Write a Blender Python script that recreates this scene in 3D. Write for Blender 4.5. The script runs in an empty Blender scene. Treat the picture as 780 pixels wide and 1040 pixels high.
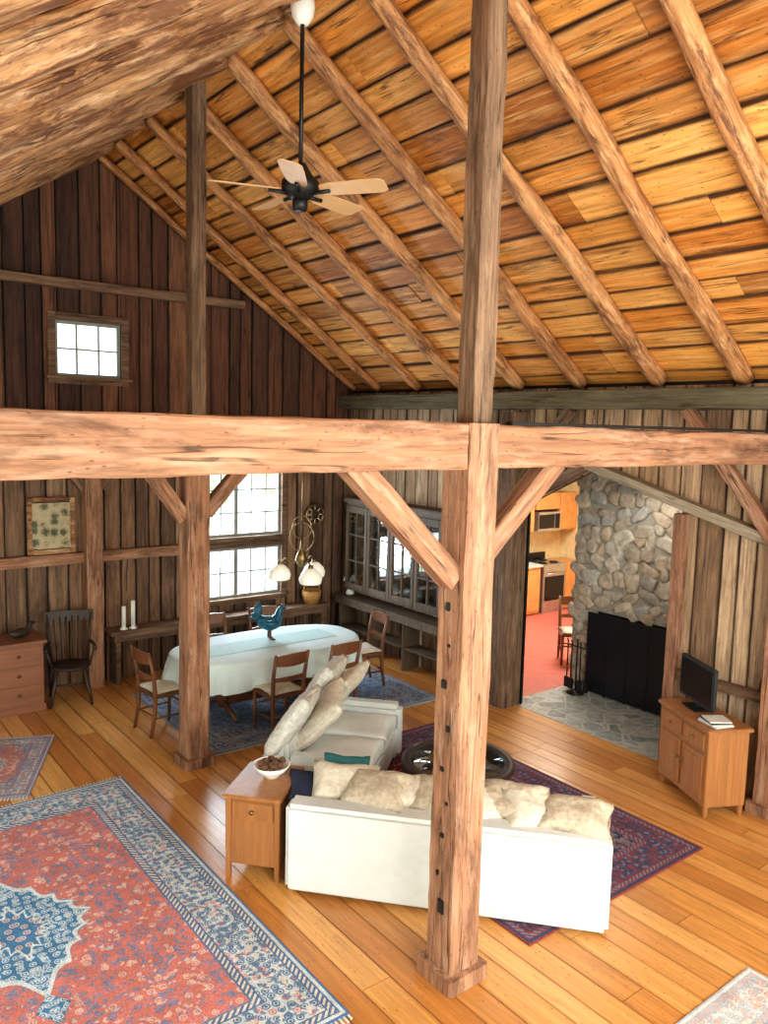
import bpy, bmesh, math, random
from mathutils import Vector, Matrix, noise as mnoise
random.seed(7)
SC=bpy.context.scene
COL=SC.collection
# ------------------------------------------------------------------ helpers
def link(ob,parent=None):
    COL.objects.link(ob)
    if parent is not None: ob.parent=parent
    return ob
def group(name,loc=(0,0,0),rz=0.0):
    e=bpy.data.objects.new(name,None); e.location=loc; e.rotation_euler=(0,0,rz); e.empty_display_size=.1
    return link(e)
def new_mat(name):
    m=bpy.data.materials.new(name); m.use_nodes=True; nt=m.node_tree
    return m,nt,nt.nodes['Principled BSDF']
def mth(nt,op,a,b=None,c=None,clamp=False):
    n=nt.nodes.new('ShaderNodeMath'); n.operation=op; n.use_clamp=clamp
    for i,v in enumerate((a,b,c)):
        if v is None: continue
        if isinstance(v,(int,float)): n.inputs[i].default_value=v
        else: nt.links.new(v,n.inputs[i])
    return n.outputs[0]
def mixc(nt,fac,a,b,mode='MIX'):
    n=nt.nodes.new('ShaderNodeMix'); n.data_type='RGBA'; n.blend_type=mode
    for idx,v in ((0,fac),(6,a),(7,b)):
        if isinstance(v,(int,float)): n.inputs[idx].default_value=v
        elif isinstance(v,tuple): n.inputs[idx].default_value=(v[0],v[1],v[2],1)
        else: nt.links.new(v,n.inputs[idx])
    return n.outputs[2]
def ramp(nt,fac,stops,interp='LINEAR'):
    n=nt.nodes.new('ShaderNodeValToRGB'); cr=n.color_ramp; cr.interpolation=interp
    while len(cr.elements)>1: cr.elements.remove(cr.elements[-1])
    for i,(p,c) in enumerate(stops):
        if isinstance(c,(int,float)): c=(c,c,c)
        e=cr.elements[0] if i==0 else cr.elements.new(p)
        e.position=p; e.color=(c[0],c[1],c[2],1)
    nt.links.new(fac,n.inputs[0]); return n.outputs[0]
def coords(nt,scale,offset=None,kind='Object'):
    tc=nt.nodes.new('ShaderNodeTexCoord'); v=tc.outputs[kind]
    if offset is not None:
        a=nt.nodes.new('ShaderNodeVectorMath'); a.operation='ADD'; nt.links.new(v,a.inputs[0]); nt.links.new(offset,a.inputs[1]); v=a.outputs[0]
    m=nt.nodes.new('ShaderNodeVectorMath'); m.operation='MULTIPLY'; nt.links.new(v,m.inputs[0]); m.inputs[1].default_value=scale
    return m.outputs[0]
def noise(nt,vec,scale=1,detail=5,rough=.6,dist=0):
    n=nt.nodes.new('ShaderNodeTexNoise'); n.inputs['Scale'].default_value=scale; n.inputs['Detail'].default_value=detail
    n.inputs['Roughness'].default_value=rough; n.inputs['Distortion'].default_value=dist
    nt.links.new(vec,n.inputs['Vector']); return n.outputs['Fac']
def bump(nt,bs,h,strength=.3,dist=.01):
    b=nt.nodes.new('ShaderNodeBump'); b.inputs['Strength'].default_value=strength; b.inputs['Distance'].default_value=dist
    nt.links.new(h,b.inputs['Height']); nt.links.new(b.outputs[0],bs.inputs['Normal'])
def wood(name,axis,cols,rough=.6,dark=(.03,.015,.01),stain=(.62,.75,.5),grain=(.55,1.2),bmp=.3,fine=1.0,coat=0,stainsc=(2.2,.5),crack=0,knot=0,light=None,edge=0):
    m,nt,bs=new_mat(name)
    at=nt.nodes.new('ShaderNodeAttribute'); at.attribute_name='rnd'
    sc=nt.nodes.new('ShaderNodeVectorMath'); sc.operation='SCALE'; sc.inputs[0].default_value=(17,23,31); nt.links.new(at.outputs['Fac'],sc.inputs['Scale'])
    ai='xyz'.index(axis)
    a=[26*fine]*3; a[ai]=1.3
    g=noise(nt,coords(nt,a,sc.outputs[0]),1,8,.72,.6)
    s=[stainsc[0]]*3; s[ai]=stainsc[1]
    st=noise(nt,coords(nt,s,sc.outputs[0]),1.3,9,.75,.4)
    n=len(cols); base=ramp(nt,at.outputs['Fac'],[(i/(n-1),c) for i,c in enumerate(cols)])
    gr=ramp(nt,g,[(.32,grain[0]),(.66,grain[1])])
    c=mixc(nt,1.0,base,gr,'MULTIPLY')
    if light:
        s2=[stainsc[0]*1.7]*3; s2[ai]=stainsc[1]*1.3
        l=noise(nt,coords(nt,s2,sc.outputs[0]),2.1,6,.6,.3); c=mixc(nt,ramp(nt,l,[(.5,0),(.66,light[1])]),c,light[0])
    sf=ramp(nt,st,[(stain[0],0),(stain[1],stain[2])])
    c=mixc(nt,sf,c,dark)
    h=g
    if crack:
        k=[9]*3; k[ai]=.35
        cn=noise(nt,coords(nt,k,sc.outputs[0]),1,3,.5,.2); cf=ramp(nt,mth(nt,'ABSOLUTE',mth(nt,'SUBTRACT',cn,.5)),[(.003,crack),(.012,0)])
        msk=ramp(nt,noise(nt,coords(nt,(2,2,2),sc.outputs[0]),1,2),[(.45,0),(.55,1)])
        cf=mth(nt,'MULTIPLY',cf,msk)
        c=mixc(nt,cf,c,tuple(x*.4 for x in dark)); h=mth(nt,'SUBTRACT',g,mth(nt,'MULTIPLY',cf,.8))
    if knot:
        v=nt.nodes.new('ShaderNodeTexVoronoi'); k=[7]*3; k[ai]=2.2; nt.links.new(coords(nt,k,sc.outputs[0]),v.inputs['Vector'])
        kf=ramp(nt,v.outputs['Distance'],[(.07,knot),(.15,0)]); c=mixc(nt,kf,c,dark)
    if edge:   # weathered, darkened board edges
        ea=nt.nodes.new('ShaderNodeAttribute'); ea.attribute_name='across'
        e=mth(nt,'ABSOLUTE',mth(nt,'SUBTRACT',ea.outputs['Fac'],.5))
        e=mth(nt,'ADD',e,mth(nt,'MULTIPLY',mth(nt,'SUBTRACT',st,.5),.28))
        c=mixc(nt,ramp(nt,e,[(.4,0),(.5,edge)]),c,dark)
    nt.links.new(c,bs.inputs['Base Color']); bs.inputs['Roughness'].default_value=rough
    if coat: bs.inputs['Coat Weight'].default_value=coat; bs.inputs['Coat Roughness'].default_value=.2
    bump(nt,bs,h,bmp,.012); return m
def plain(name,col,rough=.6,metal=0,var=.12,sc=8,bmp=0.05,**kw):
    m,nt,bs=new_mat(name)
    f=noise(nt,coords(nt,(sc,sc,sc)),1,4)
    v=ramp(nt,f,[(.3,1-var),(.7,1+var)])
    nt.links.new(mixc(nt,1.0,col,v,'MULTIPLY'),bs.inputs['Base Color'])
    bs.inputs['Roughness'].default_value=rough; bs.inputs['Metallic'].default_value=metal
    if bmp: bump(nt,bs,f,bmp,.01)
    for k,val in kw.items(): bs.inputs[k.replace('_',' ')].default_value=val
    return m
def finish(me,name,mat,parent=None,smooth=False,rnd=None):
    ob=bpy.data.objects.new(name,me); me.materials.append(mat)
    if smooth:
        for p in me.polygons: p.use_smooth=True
    if 'rnd' not in me.attributes:
        at=me.attributes.new('rnd','FLOAT','FACE'); r=random.random() if rnd is None else rnd
        for d in at.data: d.value=r
    return link(ob,parent)
def recalc(me):
    bm=bmesh.new(); bm.from_mesh(me); bmesh.ops.recalc_face_normals(bm,faces=bm.faces); bm.to_mesh(me); bm.free()
class MB:
    def __init__(s): s.v=[]; s.f=[]; s.r=[]; s.a=[]
    def hexa(s,p,r=None):
        r=random.random() if r is None else r; b=len(s.v); s.v+=[tuple(q) for q in p]; s.a+=[0,1,1,0,0,1,1,0]
        for f in ((0,3,2,1),(4,5,6,7),(0,1,5,4),(1,2,6,5),(2,3,7,6),(3,0,4,7)): s.f.append(tuple(b+i for i in f)); s.r.append(r)
    def box(s,x0,x1,y0,y1,z0,z1,r=None):
        s.hexa([(x0,y0,z0),(x1,y0,z0),(x1,y1,z0),(x0,y1,z0),(x0,y0,z1),(x1,y0,z1),(x1,y1,z1),(x0,y1,z1)],r)
    def mesh(s,v,f,r): b=len(s.v); s.v+=v; s.a+=[.5]*len(v); s.f+=[tuple(b+i for i in q) for q in f]; s.r+=[r]*len(f)
    def done(s,name,mat,parent=None,smooth=False,fix=True):
        me=bpy.data.meshes.new(name); me.from_pydata(s.v,[],s.f)
        at=me.attributes.new('rnd','FLOAT','FACE')
        for i,d in enumerate(at.data): d.value=s.r[i]
        ac=me.attributes.new('across','FLOAT','POINT')
        for i,d in enumerate(ac.data): d.value=s.a[i]
        if fix: recalc(me)
        return finish(me,name,mat,parent,smooth)
def box(name,size,loc,mat,parent=None,rot=(0,0,0),bev=.006,seg=2,taper=1.0):
    bm=bmesh.new(); bmesh.ops.create_cube(bm,size=1)
    for v in bm.verts:
        k=taper if v.co.z<0 else 1
        v.co=Vector((v.co.x*size[0]*k,v.co.y*size[1]*k,v.co.z*size[2]))
    if bev>0: bmesh.ops.bevel(bm,geom=list(bm.edges),offset=min(bev,min(size)*.45),segments=seg,affect='EDGES')
    me=bpy.data.meshes.new(name); bm.to_mesh(me); bm.free()
    ob=finish(me,name,mat,parent); ob.location=loc; ob.rotation_euler=rot; return ob
def lathe(name,prof,loc,mat,parent=None,seg=24,rot=(0,0,0),smooth=True):
    v=[];f=[]
    for r,z in prof:
        for i in range(seg):
            a=2*math.pi*i/seg; v.append((r*math.cos(a),r*math.sin(a),z))
    for j in range(len(prof)-1):
        for i in range(seg):
            k=(i+1)%seg; f.append((j*seg+i,j*seg+k,(j+1)*seg+k,(j+1)*seg+i))
    f.append(tuple(range(seg))[::-1]); f.append(tuple((len(prof)-1)*seg+i for i in range(seg)))
    me=bpy.data.meshes.new(name); me.from_pydata(v,[],f); ob=finish(me,name,mat,parent,smooth); ob.location=loc; ob.rotation_euler=rot; return ob
def sweep(pts,rad,seg=10):
    pts=[Vector(p) for p in pts]; n=len(pts); v=[];f=[]
    rads=rad if isinstance(rad,(list,tuple)) else [rad]*n
    ref=None
    for i,p in enumerate(pts):
        d=(pts[min(i+1,n-1)]-pts[max(i-1,0)]).normalized()
        if ref is None: ref=Vector((0,0,1)) if abs(d.z)<.9 else Vector((1,0,0))
        s=d.cross(ref).normalized(); t=s.cross(d).normalized(); ref=t
        for k in range(seg):
            a=2*math.pi*k/seg; v.append(tuple(p+(s*math.cos(a)+t*math.sin(a))*rads[i]))
    for j in range(n-1):
        for k in range(seg):
            l=(k+1)%seg; f.append((j*seg+k,j*seg+l,(j+1)*seg+l,(j+1)*seg+k))
    f.append(tuple(range(seg))[::-1]); f.append(tuple((n-1)*seg+i for i in range(seg)))
    return v,f
def tube(name,pts,rad,mat,parent=None,seg=10):
    v,f=sweep(pts,rad,seg); me=bpy.data.meshes.new(name); me.from_pydata(v,[],f); recalc(me)
    return finish(me,name,mat,parent,True)
def beam(name,p0,p1,w,h,mat,rough=.006,seg=24,parent=None,up=None,rnd=None,bow=0):
    """hand hewn squared timber, local X along its length"""
    p0=Vector(p0);p1=Vector(p1);L=(p1-p0).length;d=(p1-p0).normalized()
    up=Vector(up) if up else (Vector((0,0,1)) if abs(d.z)<.9 else Vector((0,1,0)))
    y=up.cross(d).normalized(); z=d.cross(y)
    ch=min(w,h)*.05; ring=[]
    cor=[(-w/2,-h/2),(w/2,-h/2),(w/2,h/2),(-w/2,h/2)]
    for i in range(4):
        a=Vector(cor[i]); b=Vector(cor[(i+1)%4]); e=(b-a).normalized()
        for t in (ch,(b-a).length*.33,(b-a).length*.67,(b-a).length-ch): ring.append(a+e*t)
    sd=random.random()*50; v=[];f=[];n=len(ring); seg=max(seg,int(L/.1))
    for i in range(seg+1):
        t=i/seg
        for k,q in enumerate(ring):
            P=Vector((t*L*2.2,q.x*5,q.y*5+sd)); j=(mnoise.noise(P)*1.0+mnoise.noise(P*3.1)*.7)*rough; j2=(mnoise.noise(P+Vector((9,9,9)))+mnoise.noise(P*3.3+Vector((3,1,9)))*.7)*rough
            v.append((t*L,q.x+j,q.y+j2+bow*math.sin(t*math.pi)))
    for i in range(seg):
        for k in range(n):
            l=(k+1)%n; f.append((i*n+k,i*n+l,(i+1)*n+l,(i+1)*n+k))
    f.append(tuple(range(n))[::-1]); f.append(tuple(seg*n+i for i in range(n)))
    me=bpy.data.meshes.new(name); me.from_pydata(v,[],f); recalc(me)
    ob=finish(me,name,mat,parent,rnd=rnd); m=Matrix((d,y,z)).transposed().to_4x4(); m.translation=p0; ob.matrix_basis=m; return ob
def log(name,p0,p1,r0,r1,mat,flat=.8,rgh=.16):
    p0=Vector(p0);p1=Vector(p1);L=(p1-p0).length;d=(p1-p0).normalized(); seg=int(L/.09)
    up=Vector((0,0,1)); y=up.cross(d).normalized(); z=d.cross(y); sd=random.random()*80; v=[];f=[];n=16
    for i in range(seg+1):
        t=i/seg; cx=mnoise.noise(Vector((t*3,sd,0)))*.035; cz=mnoise.noise(Vector((t*3,sd,5)))*.015
        for k in range(n):
            a=2*math.pi*k/n; q=Vector((t*L*2.2,math.cos(a)*1.2+sd,math.sin(a)*1.2)); r=(r0+(r1-r0)*t)*(1+rgh*mnoise.noise(q)+rgh*.5*mnoise.noise(q*3))
            v.append((t*L,cx+r*math.cos(a),cz+max(-flat*r0*1.3,min(r*math.sin(a),r0*.95))))
    for i in range(seg):
        for k in range(n):
            l=(k+1)%n; f.append((i*n+k,i*n+l,(i+1)*n+l,(i+1)*n+k))
    f.append(tuple(range(n))[::-1]); f.append(tuple(seg*n+i for i in range(n)))
    me=bpy.data.meshes.new(name); me.from_pydata(v,[],f); recalc(me)
    ob=finish(me,name,mat,None,True); m=Matrix((d,y,z)).transposed().to_4x4(); m.translation=p0; ob.matrix_basis=m; return ob
def cushion(name,size,loc,rot,mat,parent=None,puff=.75,cuts=11,wr=1.0):
    bm=bmesh.new(); bmesh.ops.create_cube(bm,size=2); bmesh.ops.subdivide_edges(bm,edges=list(bm.edges),cuts=cuts,use_grid_fill=True)
    sd=random.random()*40
    for v in bm.verts:
        x,y,z=v.co; t=max(0,(1-x**4)*(1-y**4)); zz=z*((1-puff)+puff*math.sqrt(t))
        xx=x*(1-.09*(1-y*y)); yy=y*(1-.09*(1-x*x)); w=(mnoise.noise(Vector((x*1.5,y*1.5,z+sd)))*.09+mnoise.noise(Vector((x*4,y*4,z+sd)))*.05)*wr
        v.co=Vector((xx*size[0]/2,yy*size[1]/2,(zz+w*1.8)*size[2]/2))
        v.co+=Vector((w*.4*size[0]/2,w*.4*size[1]/2,0))
    me=bpy.data.meshes.new(name); bm.to_mesh(me); bm.free()
    ob=finish(me,name,mat,parent,True); ob.location=loc; ob.rotation_euler=rot; return ob
# ------------------------------------------------------------------ materials
M={}
M['floor']=wood('pine_floor','y',[(.62,.28,.075),(.7,.35,.11),(.5,.2,.05),(.77,.42,.15),(.64,.3,.09)],rough=.34,dark=(.24,.08,.018),stain=(.55,.76,.55),grain=(.7,1.12),bmp=.06,coat=.3,knot=.9,crack=.3,edge=.35)
M['ceil']=wood('roof_boards','y',[(.68,.24,.035),(.9,.42,.1),(.42,.14,.022),(.95,.5,.15),(.6,.21,.035),(.8,.34,.07),(.36,.14,.04),(.86,.4,.1)],rough=.6,dark=(.06,.021,.008),stain=(.56,.68,.8),grain=(.5,1.18),bmp=.5,stainsc=(5,.45),crack=.7,knot=.9,light=((.95,.6,.26),.4),edge=.95)
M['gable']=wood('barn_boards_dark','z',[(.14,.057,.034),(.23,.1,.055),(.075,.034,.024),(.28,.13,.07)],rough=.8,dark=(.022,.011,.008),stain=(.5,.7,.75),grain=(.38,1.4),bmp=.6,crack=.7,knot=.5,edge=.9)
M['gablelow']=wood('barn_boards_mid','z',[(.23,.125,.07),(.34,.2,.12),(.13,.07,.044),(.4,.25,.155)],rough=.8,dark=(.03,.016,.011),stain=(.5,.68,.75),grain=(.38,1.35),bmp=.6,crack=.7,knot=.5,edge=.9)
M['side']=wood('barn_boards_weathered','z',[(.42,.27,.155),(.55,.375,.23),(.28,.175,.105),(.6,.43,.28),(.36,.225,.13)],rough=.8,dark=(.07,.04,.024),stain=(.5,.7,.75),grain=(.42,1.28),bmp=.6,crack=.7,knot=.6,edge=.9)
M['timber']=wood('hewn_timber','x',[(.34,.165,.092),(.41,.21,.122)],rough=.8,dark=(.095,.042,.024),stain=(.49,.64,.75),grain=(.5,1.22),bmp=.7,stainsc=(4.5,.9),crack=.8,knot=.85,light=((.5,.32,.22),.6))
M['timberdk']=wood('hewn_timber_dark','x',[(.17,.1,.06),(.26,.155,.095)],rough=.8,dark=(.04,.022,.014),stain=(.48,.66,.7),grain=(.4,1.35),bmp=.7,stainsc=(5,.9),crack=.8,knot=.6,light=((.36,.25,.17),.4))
M['plate']=wood('plate_timber','x',[(.13,.11,.065),(.18,.155,.095)],rough=.8,dark=(.05,.035,.022),stain=(.48,.66,.7),grain=(.45,1.3),bmp=.5,crack=.7)
M['log']=wood('rafter_log','x',[(.5,.22,.08),(.66,.34,.15),(.4,.17,.06)],rough=.65,dark=(.12,.042,.017),stain=(.49,.61,.85),grain=(.45,1.22),bmp=.7,stainsc=(8,1.8),crack=.6,knot=.7,light=((.76,.48,.25),.6))
M['logl']=wood('rafter_log_pale','x',[(.52,.29,.14),(.4,.2,.085)],rough=.7,dark=(.12,.042,.018),stain=(.48,.58,.88),grain=(.45,1.25),bmp=.9,stainsc=(6,.8),crack=.8,knot=.7,light=((.72,.52,.34),.75))
M['oak']=wood('cabinet_oak','z',[(.36,.155,.055),(.4,.178,.064)],rough=.4,dark=(.18,.07,.022),stain=(.55,.8,.45),grain=(.7,1.12),bmp=.05)
M['cherry']=wood('chest_wood','x',[(.26,.11,.06),(.3,.13,.07)],rough=.45,dark=(.1,.04,.02),stain=(.6,.8,.4),grain=(.75,1.15),bmp=.08)
M['chair']=wood('chair_wood','z',[(.2,.078,.032),(.15,.06,.027)],rough=.4,dark=(.07,.03,.015),stain=(.6,.8,.4),grain=(.8,1.15),bmp=.05)
M['dkwood']=wood('dark_painted_wood','z',[(.04,.025,.02),(.06,.035,.025)],rough=.5,stain=(.7,.9,.3),grain=(.8,1.2),bmp=.05)
M['hutch']=wood('hutch_wood','z',[(.11,.075,.045),(.15,.105,.066)],rough=.65,dark=(.04,.026,.018),stain=(.5,.7,.6),grain=(.55,1.25),bmp=.25,crack=.5)
M['trimw']=wood('header_board','x',[(.3,.24,.16),(.34,.28,.2)],rough=.7,dark=(.1,.07,.045),stain=(.5,.7,.6),grain=(.5,1.25),bmp=.4,crack=.7)
M['fanwood']=wood('fan_blade_wood','x',[(.66,.4,.2),(.7,.44,.23)],rough=.4,dark=(.4,.25,.12),stain=(.6,.8,.3),grain=(.9,1.08),bmp=.03)
M['black']=plain('black_iron',(.012,.012,.013),.45)
M['blackgl']=plain('screen_black',(.01,.011,.013),.12,bmp=0)
M['mesh']=plain('screen_mesh',(.014,.016,.022),.35,bmp=0)
M['brass']=plain('aged_brass',(.3,.21,.1),.4,1.0)
M['white']=plain('white_ceramic',(.85,.84,.8),.3,var=.03,bmp=0)
M['sofa']=plain('suede_cream',(.63,.655,.65),.9,var=.07,sc=5,bmp=.2)
M['pillow']=plain('pillow_cream',(.6,.545,.455),.9,var=.18,sc=24,bmp=.7)
M['pillow2']=plain('pillow_sand',(.5,.425,.33),.9,var=.24,sc=28,bmp=.8)
M['pillow3']=plain('pillow_grey_print',(.56,.54,.49),.9,var=.24,sc=20,bmp=.5)
M['teal']=plain('teal_fabric',(.03,.15,.17),.8)
M['navy']=plain('navy_throw',(.025,.035,.08),.9)
M['cloth']=plain('table_cloth',(.66,.77,.77),.8,var=.04,sc=6)
M['runner']=plain('table_runner',(.5,.68,.66),.8,var=.08,sc=20)
M['winframe']=plain('window_sash',(.3,.3,.27),.6)
M['wintrim']=M['timberdk']
M['blue']=plain('rooster_glaze',(.012,.1,.16),.3,var=.4,sc=18)
M['rust']=plain('rust_metal',(.12,.05,.03),.6)
M['steel']=plain('stainless',(.55,.56,.57),.3,.9)
M['kfloor']=plain('red_tile',(.6,.17,.14),.4)
M['kcab']=plain('kitchen_maple',(.66,.34,.12),.4)
M['kwall']=plain('cream_wall',(.8,.66,.4),.8)
M['bowlfill']=plain('pine_cones',(.14,.07,.04),.8,var=.5,sc=40,bmp=.6)
M['wicker']=plain('wicker',(.5,.26,.09),.7,var=.4,sc=60,bmp=.6)
M['mortar']=plain('mortar',(.36,.34,.29),.9,var=.15,sc=20,bmp=.4)
M['book']=plain('paper_cover',(.6,.6,.58),.6)
M['brick']=plain('firebrick',(.02,.018,.017),.9,var=.3)
def glass(name,tint=(.9,.95,1),refl=.12):
    m=bpy.data.materials.new(name); m.use_nodes=True; nt=m.node_tree; nt.nodes.clear()
    o=nt.nodes.new('ShaderNodeOutputMaterial'); t=nt.nodes.new('ShaderNodeBsdfTransparent'); g=nt.nodes.new('ShaderNodeBsdfGlossy'); x=nt.nodes.new('ShaderNodeMixShader')
    t.inputs[0].default_value=(*tint,1); g.inputs['Roughness'].default_value=.05; x.inputs[0].default_value=refl
    nt.links.new(t.outputs[0],x.inputs[1]); nt.links.new(g.outputs[0],x.inputs[2]); nt.links.new(x.outputs[0],o.inputs[0]); return m
M['glass']=glass('window_glass'); M['hglass']=glass('cabinet_glass',(.8,.88,.9),.4)
def shade(name,col,e):
    m,nt,bs=new_mat(name); bs.inputs['Base Color'].default_value=(*col,1); bs.inputs['Emission Color'].default_value=(*col,1); bs.inputs['Emission Strength'].default_value=e; bs.inputs['Roughness'].default_value=.4
    f=noise(nt,coords(nt,(5,5,5)),1,2); nt.links.new(mixc(nt,mth(nt,'MULTIPLY',f,.1),col,(1,1,1)),bs.inputs['Base Color']); return m
M['shade']=shade('milk_glass',(.9,.88,.78),.2)
def stone_mat():
    m,nt,bs=new_mat('field_stone'); at=nt.nodes.new('ShaderNodeAttribute'); at.attribute_name='rnd'
    b=ramp(nt,at.outputs['Fac'],[(0,(.34,.31,.26)),(.15,(.56,.49,.38)),(.3,(.4,.34,.26)),(.45,(.6,.55,.46)),(.6,(.5,.4,.29)),(.75,(.4,.4,.37)),(.88,(.56,.53,.46)),(1,(.46,.35,.25))])
    f=noise(nt,coords(nt,(9,9,9)),1,9,.75); nt.links.new(mixc(nt,1.0,b,ramp(nt,f,[(.3,.5),(.7,1.35)]),'MULTIPLY'),bs.inputs['Base Color'])
    bs.inputs['Roughness'].default_value=.85; bump(nt,bs,f,.7,.03); return m
M['stone']=stone_mat()
def flag_mat():
    m,nt,bs=new_mat('flagstone'); v=nt.nodes.new('ShaderNodeTexVoronoi'); v.inputs['Scale'].default_value=4.2
    v2=nt.nodes.new('ShaderNodeTexVoronoi'); v2.feature='DISTANCE_TO_EDGE'; v2.inputs['Scale'].default_value=4.2
    c=coords(nt,(1,1,0)); nt.links.new(c,v.inputs['Vector']); nt.links.new(c,v2.inputs['Vector'])
    s=nt.nodes.new('ShaderNodeSeparateColor'); nt.links.new(v.outputs['Color'],s.inputs[0])
    b=ramp(nt,s.outputs[0],[(0,(.2,.24,.24)),(.5,(.42,.44,.41)),(1,(.28,.32,.31))])
    e=ramp(nt,v2.outputs['Distance'],[(.02,0),(.05,1)])
    f=noise(nt,coords(nt,(12,12,12)),1,6)
    b=mixc(nt,1.0,b,ramp(nt,f,[(.3,.6),(.7,1.3)]),'MULTIPLY')
    nt.links.new(mixc(nt,e,(.5,.48,.43),b),bs.inputs['Base Color']); bs.inputs['Roughness'].default_value=.45; bump(nt,bs,e,.4,.01); return m
M['flag']=flag_mat()
def rug_mat(name,hx,hy,field,fmot,fmot2,border,bmot,guard,med,medmot,bw=.34,sc=9,fieldd=.5,mx=.3,my=.3,corner=True):
    m,nt,bs=new_mat(name); tc=nt.nodes.new('ShaderNodeTexCoord'); sp=nt.nodes.new('ShaderNodeSeparateXYZ'); nt.links.new(tc.outputs['Object'],sp.inputs[0])
    ax=mth(nt,'ABSOLUTE',sp.outputs[0]); ay=mth(nt,'ABSOLUTE',sp.outputs[1])
    e=mth(nt,'MINIMUM',mth(nt,'SUBTRACT',hx,ax),mth(nt,'SUBTRACT',hy,ay))
    cb=nt.nodes.new('ShaderNodeCombineXYZ'); nt.links.new(ax,cb.inputs[0]); nt.links.new(ay,cb.inputs[1])
    def vor(s,rnd=.6,metric='EUCLIDEAN'):
        v=nt.nodes.new('ShaderNodeTexVoronoi'); v.inputs['Scale'].default_value=s; v.inputs['Randomness'].default_value=rnd; v.distance=metric; v.voronoi_dimensions='2D'
        nt.links.new(cb.outputs[0],v.inputs['Vector']); sc_=nt.nodes.new('ShaderNodeSeparateColor'); nt.links.new(v.outputs['Color'],sc_.inputs[0]); return v.outputs['Distance'],sc_.outputs[0],sc_.outputs[1]
    d1,c1,c1b=vor(sc,.75); d2,c2,_=vor(sc*3.2,.9); d3,c3,c3b=vor(sc*1.25,.35)
    fl=mth(nt,'MAXIMUM',mth(nt,'LESS_THAN',d1,.1),mth(nt,'MULTIPLY',mth(nt,'GREATER_THAN',d1,.2),mth(nt,'LESS_THAN',d1,.31)))
    motc=mixc(nt,mth(nt,'GREATER_THAN',c1,.5),fmot,fmot2)
    f=mixc(nt,mth(nt,'MULTIPLY',mth(nt,'MULTIPLY',fl,mth(nt,'GREATER_THAN',c1b,1-fieldd)),.85),field,motc)
    vn=noise(nt,cb.outputs[0],sc*.7,2,.5); vine=mth(nt,'LESS_THAN',mth(nt,'ABSOLUTE',mth(nt,'SUBTRACT',vn,.5)),.012)
    f=mixc(nt,mth(nt,'MULTIPLY',vine,.8),f,fmot)
    f=mixc(nt,mth(nt,'MULTIPLY',mth(nt,'GREATER_THAN',c2,.82),.7),f,motc)
    def lob(q): return mth(nt,'ADD',q,mth(nt,'MULTIPLY',mth(nt,'ABSOLUTE',mth(nt,'SINE',mth(nt,'MULTIPLY',mth(nt,'ARCTAN2',ay,ax),8))),.12))
    qx=mth(nt,'DIVIDE',ax,mx); qy=mth(nt,'DIVIDE',ay,my)
    q=lob(mth(nt,'POWER',mth(nt,'ADD',mth(nt,'POWER',qx,1.15),mth(nt,'POWER',qy,1.15)),.87))
    mc=mixc(nt,mth(nt,'MAXIMUM',mth(nt,'LESS_THAN',d3,.13),mth(nt,'MULTIPLY',mth(nt,'GREATER_THAN',d3,.26),mth(nt,'LESS_THAN',d3,.36))),med,medmot)
    mc=mixc(nt,mth(nt,'MULTIPLY',mth(nt,'GREATER_THAN',c2,.75),.6),mc,medmot)
    f=mixc(nt,mth(nt,'LESS_THAN',q,1.06),f,medmot); f=mixc(nt,mth(nt,'LESS_THAN',q,.98),f,mc)
    f=mixc(nt,mth(nt,'LESS_THAN',q,.5),f,medmot); f=mixc(nt,mth(nt,'LESS_THAN',q,.45),f,mixc(nt,fl,med,fmot2))
    pq=mth(nt,'ADD',mth(nt,'DIVIDE',ax,mx*.22),mth(nt,'DIVIDE',mth(nt,'ABSOLUTE',mth(nt,'SUBTRACT',ay,my*1.2)),my*.2)); f=mixc(nt,mth(nt,'LESS_THAN',pq,1),f,mc)
    if corner:
        q2=mth(nt,'ADD',mth(nt,'DIVIDE',mth(nt,'SUBTRACT',hx-bw,ax),hx*.34),mth(nt,'DIVIDE',mth(nt,'SUBTRACT',hy-bw,ay),hy*.3))
        q2=mth(nt,'ADD',q2,mth(nt,'MULTIPLY',mth(nt,'SINE',mth(nt,'MULTIPLY',mth(nt,'SUBTRACT',ax,ay),30)),.05))
        f=mixc(nt,mth(nt,'LESS_THAN',q2,1.0),f,mc)
    bfl=mth(nt,'MAXIMUM',mth(nt,'LESS_THAN',d3,.16),mth(nt,'MULTIPLY',mth(nt,'GREATER_THAN',d3,.27),mth(nt,'LESS_THAN',d3,.4)))
    b=mixc(nt,bfl,border,mixc(nt,mth(nt,'GREATER_THAN',c3,.75),bmot,field))
    b=mixc(nt,mth(nt,'MULTIPLY',mth(nt,'GREATER_THAN',c2,.74),.75),b,bmot)
    b=mixc(nt,mth(nt,'MULTIPLY',mth(nt,'LESS_THAN',c2,.12),.8),b,guard)
    g=mixc(nt,mth(nt,'GREATER_THAN',mth(nt,'SINE',mth(nt,'MULTIPLY',mth(nt,'ADD',ax,ay),140)),0),guard,bmot)
    k=bw
    def band(lo,hi): return mth(nt,'MULTIPLY',mth(nt,'GREATER_THAN',e,lo),mth(nt,'LESS_THAN',e,hi))
    c=mixc(nt,mth(nt,'LESS_THAN',e,k),f,b)
    c=mixc(nt,band(k*.87,k*.98),c,g); c=mixc(nt,band(k*.12,k*.22),c,g)
    for lo in (.1,.22,.85,.985): c=mixc(nt,band(k*lo,k*lo+.01),c,bmot)
    c=mixc(nt,mth(nt,'LESS_THAN',e,k*.095),c,mixc(nt,mth(nt,'LESS_THAN',e,k*.04),border,bmot))
    n=noise(nt,coords(nt,(6,6,6)),1,5); n2=noise(nt,coords(nt,(220,220,220)),1,2)
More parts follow.
